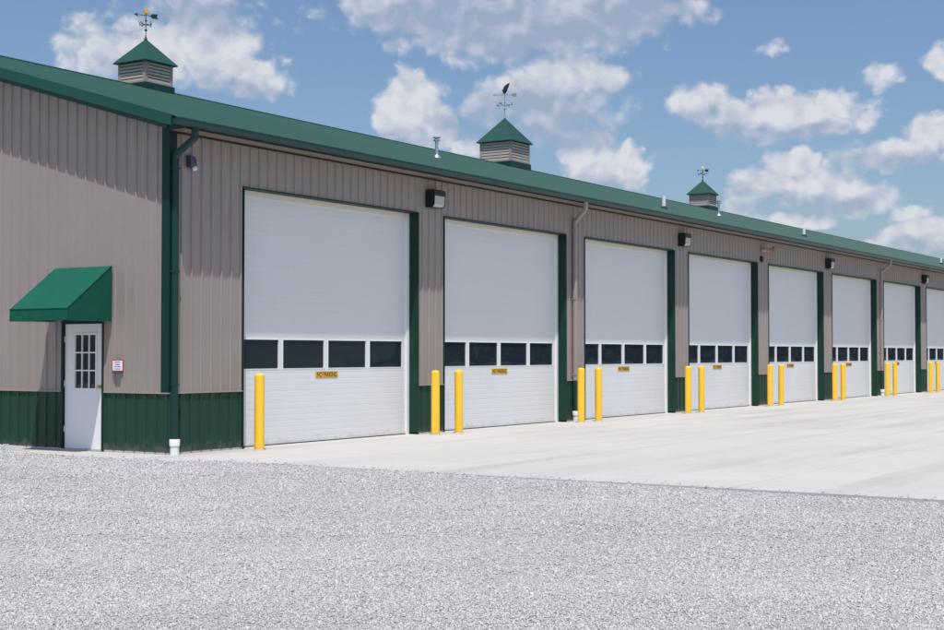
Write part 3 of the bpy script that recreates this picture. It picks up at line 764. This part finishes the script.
FF = (F[None] + (np.arange(n) * 8)[:, None, None]).reshape(-1)
me = bpy.data.meshes.new('gravel'); me.vertices.add(n * 8); me.vertices.foreach_set('co', V.reshape(-1).astype(np.float32))
me.loops.add(n * 24); me.loops.foreach_set('vertex_index', FF.astype(np.int32))
me.polygons.add(n * 6); me.polygons.foreach_set('loop_start', (np.arange(n * 6) * 4).astype(np.int32))
me.update(calc_edges=True); me.validate()
at = me.attributes.new('tone', 'FLOAT', 'POINT'); tone = rng.random(n); lo_ = .5 + .5 * np.sin(.9 * x + .5 * y + 2 * np.sin(.35 * x - .6 * y)) * np.sin(.45 * x - 1.1 * y + 1.7 * np.sin(.5 * y)); tone = np.where(tone < .96, np.clip(tone * .8 + .16 * lo_, 0, .965), tone) ; at.data.foreach_set('value', np.repeat(tone, 8).astype(np.float32))
me.materials.append(M['stone'])
go = bpy.data.objects.new('gravel', me); COL.objects.link(go); tag(go, 'pale grey crushed stone gravel spread in front of the building', 'gravel', kind='stuff')

# far tree line across the field (what the door panes look out on)
nl = 26000
tx = rng.uniform(215, 620, nl); hmax = np.clip((tx - 215) / 60, .1, 1) * (6.5 + 2.0 * np.sin(tx * .11) + 1.5 * np.sin(tx * .37 + 1))
tz = hmax * rng.random(nl) ** .8; ty = -150 + rng.normal(0, 4, nl)
sz_ = rng.uniform(.5, 1.1, nl)
A_ = rng.normal(size=(nl, 3)); B_ = rng.normal(size=(nl, 3)); A_ /= np.linalg.norm(A_, axis=1)[:, None]; B_ /= np.linalg.norm(B_, axis=1)[:, None]
Cn = np.stack([tx, ty, tz], -1)
V = np.stack([Cn - A_ * sz_[:, None], Cn + B_ * sz_[:, None], Cn + A_ * sz_[:, None], Cn - B_ * sz_[:, None]], 1).reshape(-1, 3)
me = bpy.data.meshes.new('tree_line'); me.from_pydata(V.tolist(), [], [(4 * i, 4 * i + 1, 4 * i + 2, 4 * i + 3) for i in range(nl)]); me.materials.append(M['leaf'])
tl = bpy.data.objects.new('tree_line', me); COL.objects.link(tl); tag(tl, 'far dark green tree line mirrored in the door panes', 'trees', kind='stuff')

# ------------------------------------------------------------------ SUN AND SKY
sund = Vector((.32, .24, -1)).normalized()
sl = bpy.data.lights.new('sun', 'SUN'); sl.energy = 4.4; sl.angle = R(.53); sl.color = (1, .965, .92)
so_ = bpy.data.objects.new('sun', sl); COL.objects.link(so_); so_.rotation_euler = Vector((0, 0, -1)).rotation_difference(sund).to_euler()
elev = math.asin(-sund.z); azim = math.atan2(-sund.x, -sund.y)
W = bpy.data.worlds.new('World'); S.world = W; W.use_nodes = True
nt = W.node_tree; nt.nodes.clear()
out = N(nt, 'ShaderNodeOutputWorld'); bg = N(nt, 'ShaderNodeBackground', i_Strength=.105)
sky = N(nt, 'ShaderNodeTexSky', sky_type='NISHITA', sun_disc=False, sun_elevation=elev, sun_rotation=azim % (2 * math.pi), air_density=1.0, dust_density=1.6, ozone_density=1.2)
tc = N(nt, 'ShaderNodeTexCoord')
FOC, PIT_ = 1426.67, .02742
def azel(u, v):
    """photo direction -> world azimuth / elevation (radians)"""
    d = Vector((0, 0, 0)); Fw = Vector((math.sin(YAW) * math.cos(PIT_), math.cos(YAW) * math.cos(PIT_), math.sin(PIT_)))
    Rt = Vector((math.cos(YAW), -math.sin(YAW), 0)); Up = Rt.cross(Fw)
    d = (Fw * FOC + Rt * (u - 472) + Up * (315 - v)).normalized()
    return math.atan2(d.x, d.y), math.asin(d.z)
BL = [  # centre and radii as seen in the sky (later turned into azimuth / elevation), weight
 (160, 52, 66, 34, .9), (218, 52, 50, 36, 1), (252, 76, 40, 24, .9), (105, 48, 42, 28, .6), (190, 22, 70, 24, .5),
 (430, 8, 95, 34, .9), (505, 22, 105, 36, 1.1), (590, 12, 100, 38, 1.1), (665, 6, 50, 20, .5), (380, 0, 40, 14, .6),
 (410, 104, 34, 32, 1.2), (428, 124, 28, 26, 1.15), (394, 122, 18, 22, 1.0), (417, 86, 16, 14, 1.0),
 (560, 76, 44, 28, 1.05), (524, 98, 42, 32, .9), (600, 86, 28, 22, .9), (486, 104, 22, 24, .75), (468, 144, 22, 14, .55), (550, 114, 64, 24, .5),
 (584, 140, 26, 18, 1.15), (606, 168, 40, 24, 1.15), (626, 156, 16, 16, 1.05), (590, 154, 26, 22, 1.1),
 (698, 106, 27, 18, .9), (745, 118, 46, 16, .85), (775, 106, 28, 16, 1.0), (813, 110, 38, 19, 1.05), (832, 122, 28, 13, .9), (780, 126, 60, 13, .8),
 (790, 164, 23, 18, 1.1), (766, 184, 33, 19, 1.05), (805, 190, 50, 22, .9), (852, 198, 44, 14, .85), (745, 192, 20, 13, .8),
 (934, 134, 28, 16, .95), (905, 150, 50, 15, .8), (868, 160, 34, 12, .6),
 (928, 234, 42, 16, 1.1), (893, 240, 27, 12, .9), (800, 222, 40, 9, .8), (742, 210, 22, 11, .75),
 (773, 50, 13, 8, .42), (882, 78, 19, 12, .40), (945, 62, 14, 18, 1.0), (868, 117, 14, 13, .55), (912, 212, 18, 9, .55), (690, 4, 22, 10, .6)]
GREY = [(120, 70, 40, 18, .6), (225, 92, 60, 16, .8), (200, 18, 60, 20, .7), (470, 20, 120, 26, 1.0), (545, 40, 110, 22, 1.15), (640, 10, 60, 26, 1.1), (530, 122, 80, 28, 1.4), (515, 112, 24, 28, .8), (610, 100, 30, 14, .8),
 (410, 140, 36, 12, .6), (605, 186, 40, 10, .6), (775, 133, 80, 9, 1.1), (700, 118, 26, 10, .8), (800, 206, 75, 12, 1.1), (895, 163, 60, 10, 1.0), (920, 250, 50, 9, .8), (750, 198, 24, 8, .7)]  # grey banks and cloud undersides, their shade put in as colour
gr = bpy.data.node_groups.new('cloud_density', 'ShaderNodeTree')
gr.interface.new_socket('Pos', in_out='INPUT', socket_type='NodeSocketVector'); gr.interface.new_socket('Density', in_out='OUTPUT', socket_type='NodeSocketFloat'); gr.interface.new_socket('Grey', in_out='OUTPUT', socket_type='NodeSocketFloat')
gi = gr.nodes.new('NodeGroupInput'); gout = gr.nodes.new('NodeGroupOutput'); lk = gr.links.new
# domain warp
wn = N(gr, 'ShaderNodeTexNoise', noise_dimensions='2D', i_Scale=22.0, i_Detail=5.0, i_Roughness=.6); lk(gi.outputs[0], wn.inputs[0])
ws = N(gr, 'ShaderNodeVectorMath', operation='SUBTRACT'); lk(wn.outputs['Color'], ws.inputs[0]); ws.inputs[1].default_value = (.5, .5, .5)
wm = N(gr, 'ShaderNodeVectorMath', operation='MULTIPLY'); lk(ws.outputs[0], wm.inputs[0]); wm.inputs[1].default_value = (.030, .022, 0)
wa = N(gr, 'ShaderNodeVectorMath', operation='ADD'); lk(gi.outputs[0], wa.inputs[0]); lk(wm.outputs[0], wa.inputs[1])
def blobs(lst, grow, sm):
    acc = None
    for (u, v, ru, rv_, wgt) in lst:
        a0, e0 = azel(u, v); ra = ru / FOC * grow; re = rv_ / FOC * grow
        s2 = N(gr, 'ShaderNodeVectorMath', operation='MULTIPLY_ADD'); lk(wa.outputs[0], s2.inputs[0]); s2.inputs[1].default_value = (1 / ra, 1 / re, 0); s2.inputs[2].default_value = (-a0 / ra, -e0 / re, 0)
        s3 = N(gr, 'ShaderNodeVectorMath', operation='LENGTH'); lk(s2.outputs[0], s3.inputs[0])
        s4 = N(gr, 'ShaderNodeMath', operation='MULTIPLY_ADD', i_1=-wgt, i_2=wgt); lk(s3.outputs['Value'], s4.inputs[0])
        if acc is None: acc = s4.outputs[0]
        else:
            s5 = N(gr, 'ShaderNodeMath', operation='SMOOTH_MAX' if sm else 'MAXIMUM'); lk(acc, s5.inputs[0]); lk(s4.outputs[0], s5.inputs[1]); acc = s5.outputs[0]
            if sm: s5.inputs[2].default_value = sm
    return acc
acc = blobs(BL, 1.17, .14); grey = blobs(GREY, 1.45, .0); lk(grey, gout.inputs[1])
# everyday scattered clouds over the rest of the sky
bn = N(gr, 'ShaderNodeTexNoise', noise_dimensions='2D', i_Scale=5.0, i_Detail=3.0, i_Roughness=.55); lk(gi.outputs[0], bn.inputs[0])
bm = N(gr, 'ShaderNodeMath', operation='MULTIPLY_ADD', i_1=3.0, i_2=-1.75); lk(bn.outputs[0], bm.inputs[0])
sx = N(gr, 'ShaderNodeSeparateXYZ'); lk(gi.outputs[0], sx.inputs[0])
dz = N(gr, 'ShaderNodeMath', operation='SUBTRACT', i_1=YAW); lk(sx.outputs[0], dz.inputs[0])
da = N(gr, 'ShaderNodeMath', operation='ABSOLUTE'); lk(dz.outputs[0], da.inputs[0])
mr = N(gr, 'ShaderNodeMapRange'); lk(da.outputs[0], mr.inputs[0]); mr.inputs[1].default_value = .40; mr.inputs[2].default_value = .60; mr.inputs[3].default_value = -1.5; mr.inputs[4].default_value = 0
ba = N(gr, 'ShaderNodeMath', operation='ADD'); lk(bm.outputs[0], ba.inputs[0]); lk(mr.outputs[0], ba.inputs[1])
mxx = N(gr, 'ShaderNodeMath', operation='MAXIMUM'); lk(acc, mxx.inputs[0]); lk(ba.outputs[0], mxx.inputs[1])
lk(mxx.outputs[0], gout.inputs[0])
# billowing detail, a cheap group of its own: evaluated twice for the top light
gd = bpy.data.node_groups.new('cloud_billow', 'ShaderNodeTree')
gd.interface.new_socket('Pos', in_out='INPUT', socket_type='NodeSocketVector'); gd.interface.new_socket('Detail', in_out='OUTPUT', socket_type='NodeSocketFloat')
hi = gd.nodes.new('NodeGroupInput'); ho = gd.nodes.new('NodeGroupOutput')
n_ = N(gd, 'ShaderNodeTexNoise', noise_dimensions='2D', i_Scale=30.0, i_Detail=7.0, i_Roughness=.54)
mp = N(gd, 'ShaderNodeVectorMath', operation='MULTIPLY'); gd.links.new(hi.outputs[0], mp.inputs[0]); mp.inputs[1].default_value = (1, 1.3, 1); gd.links.new(mp.outputs[0], n_.inputs[0])
vo = N(gd, 'ShaderNodeTexVoronoi', voronoi_dimensions='2D', i_Scale=85.0, feature='SMOOTH_F1'); vo.inputs['Smoothness'].default_value = .6
wv = N(gd, 'ShaderNodeVectorMath', operation='MULTIPLY_ADD'); gd.links.new(n_.outputs['Color'], wv.inputs[0]); wv.inputs[1].default_value = (.03, .03, 0); gd.links.new(hi.outputs[0], wv.inputs[2]); gd.links.new(wv.outputs[0], vo.inputs['Vector'])
a_ = N(gd, 'ShaderNodeMath', operation='MULTIPLY_ADD', i_1=.74, i_2=-.37); gd.links.new(n_.outputs[0], a_.inputs[0])
b_ = N(gd, 'ShaderNodeMath', operation='MULTIPLY_ADD', i_1=-.30); gd.links.new(vo.outputs['Distance'], b_.inputs[0]); gd.links.new(a_.outputs[0], b_.inputs[2])
c_ = N(gd, 'ShaderNodeMath', operation='ADD', i_1=.12); gd.links.new(b_.outputs[0], c_.inputs[0]); gd.links.new(c_.outputs[0], ho.inputs[0])
# direction -> (azimuth, elevation, 0)
nm = N(nt, 'ShaderNodeVectorMath', operation='NORMALIZE'); nt.links.new(tc.outputs['Generated'], nm.inputs[0])
sp = N(nt, 'ShaderNodeSeparateXYZ'); nt.links.new(nm.outputs[0], sp.inputs[0])
az = N(nt, 'ShaderNodeMath', operation='ARCTAN2'); nt.links.new(sp.outputs[0], az.inputs[0]); nt.links.new(sp.outputs[1], az.inputs[1])
el = N(nt, 'ShaderNodeMath', operation='ARCSINE'); nt.links.new(sp.outputs[2], el.inputs[0])
cv = N(nt, 'ShaderNodeCombineXYZ'); nt.links.new(az.outputs[0], cv.inputs[0]); nt.links.new(el.outputs[0], cv.inputs[1])
g0 = nt.nodes.new('ShaderNodeGroup'); g0.node_tree = gr; nt.links.new(cv.outputs[0], g0.inputs[0])
def bil(shift):
    g_ = nt.nodes.new('ShaderNodeGroup'); g_.node_tree = gd
    a_ = N(nt, 'ShaderNodeVectorMath', operation='ADD'); nt.links.new(cv.outputs[0], a_.inputs[0]); a_.inputs[1].default_value = shift; nt.links.new(a_.outputs[0], g_.inputs[0])
    return g_.outputs[0]
B0 = bil((0, 0, 0)); B1 = bil((-.003, .009, 0))
dd = N(nt, 'ShaderNodeMath', operation='ADD'); nt.links.new(g0.outputs[0], dd.inputs[0]); nt.links.new(B0, dd.inputs[1])
al = N(nt, 'ShaderNodeMapRange', interpolation_type='SMOOTHSTEP'); nt.links.new(dd.outputs[0], al.inputs[0]); al.inputs[1].default_value = -.06; al.inputs[2].default_value = .38; al.inputs[3].default_value = 0; al.inputs[4].default_value = .95
df = N(nt, 'ShaderNodeMath', operation='SUBTRACT'); nt.links.new(B0, df.inputs[0]); nt.links.new(B1, df.inputs[1])
gy = N(nt, 'ShaderNodeMapRange', interpolation_type='SMOOTHSTEP'); nt.links.new(g0.outputs[1], gy.inputs[0]); gy.inputs[1].default_value = -.10; gy.inputs[2].default_value = .75; gy.inputs[3].default_value = .0; gy.inputs[4].default_value = .46
d2 = N(nt, 'ShaderNodeMath', operation='SUBTRACT'); nt.links.new(df.outputs[0], d2.inputs[0]); nt.links.new(gy.outputs[0], d2.inputs[1])
lt = N(nt, 'ShaderNodeMapRange'); nt.links.new(d2.outputs[0], lt.inputs[0]); lt.inputs[1].default_value = -.50; lt.inputs[2].default_value = .09
CB = 1 / .105
cc = mixc(nt, lt.outputs[0], tuple(v * CB for v in (.37, .44, .57)), tuple(v * CB for v in (.72, .73, .78)))
tint = mixc(nt, 1.0, sky.outputs[0], (.88, .985, 1.11), 'MULTIPLY')
thn = N(nt, 'ShaderNodeMath', operation='MULTIPLY_ADD', i_1=-.55, i_2=1.0); nt.links.new(gy.outputs[0], thn.inputs[0])
alf = N(nt, 'ShaderNodeMath', operation='MULTIPLY'); nt.links.new(al.outputs[0], alf.inputs[0]); nt.links.new(thn.outputs[0], alf.inputs[1])
fin = mixc(nt, alf.outputs[0], tint, cc)
nt.links.new(fin, bg.inputs[0]); nt.links.new(bg.outputs[0], out.inputs[0])

W.cycles.sampling_method = 'NONE'
S.cycles.max_bounces = 5; S.cycles.diffuse_bounces = 3; S.cycles.glossy_bounces = 3; S.cycles.transmission_bounces = 2
# ------------------------------------------------------------------ CAMERA
cam = bpy.data.cameras.new('camera'); co = bpy.data.objects.new('camera', cam); COL.objects.link(co); S.camera = co
cam.sensor_width = 36; cam.lens = FOC * 36 / 944; cam.clip_end = 4000; cam.clip_start = .1
co.location = (CX, CY, 1.6); co.rotation_euler = (math.pi / 2 + PIT_, 0, -YAW)
S.view_settings.view_transform = 'Standard'; S.view_settings.look = 'None'; S.view_settings.exposure = 0; S.view_settings.gamma = 1
S.view_settings.use_curve_mapping = False
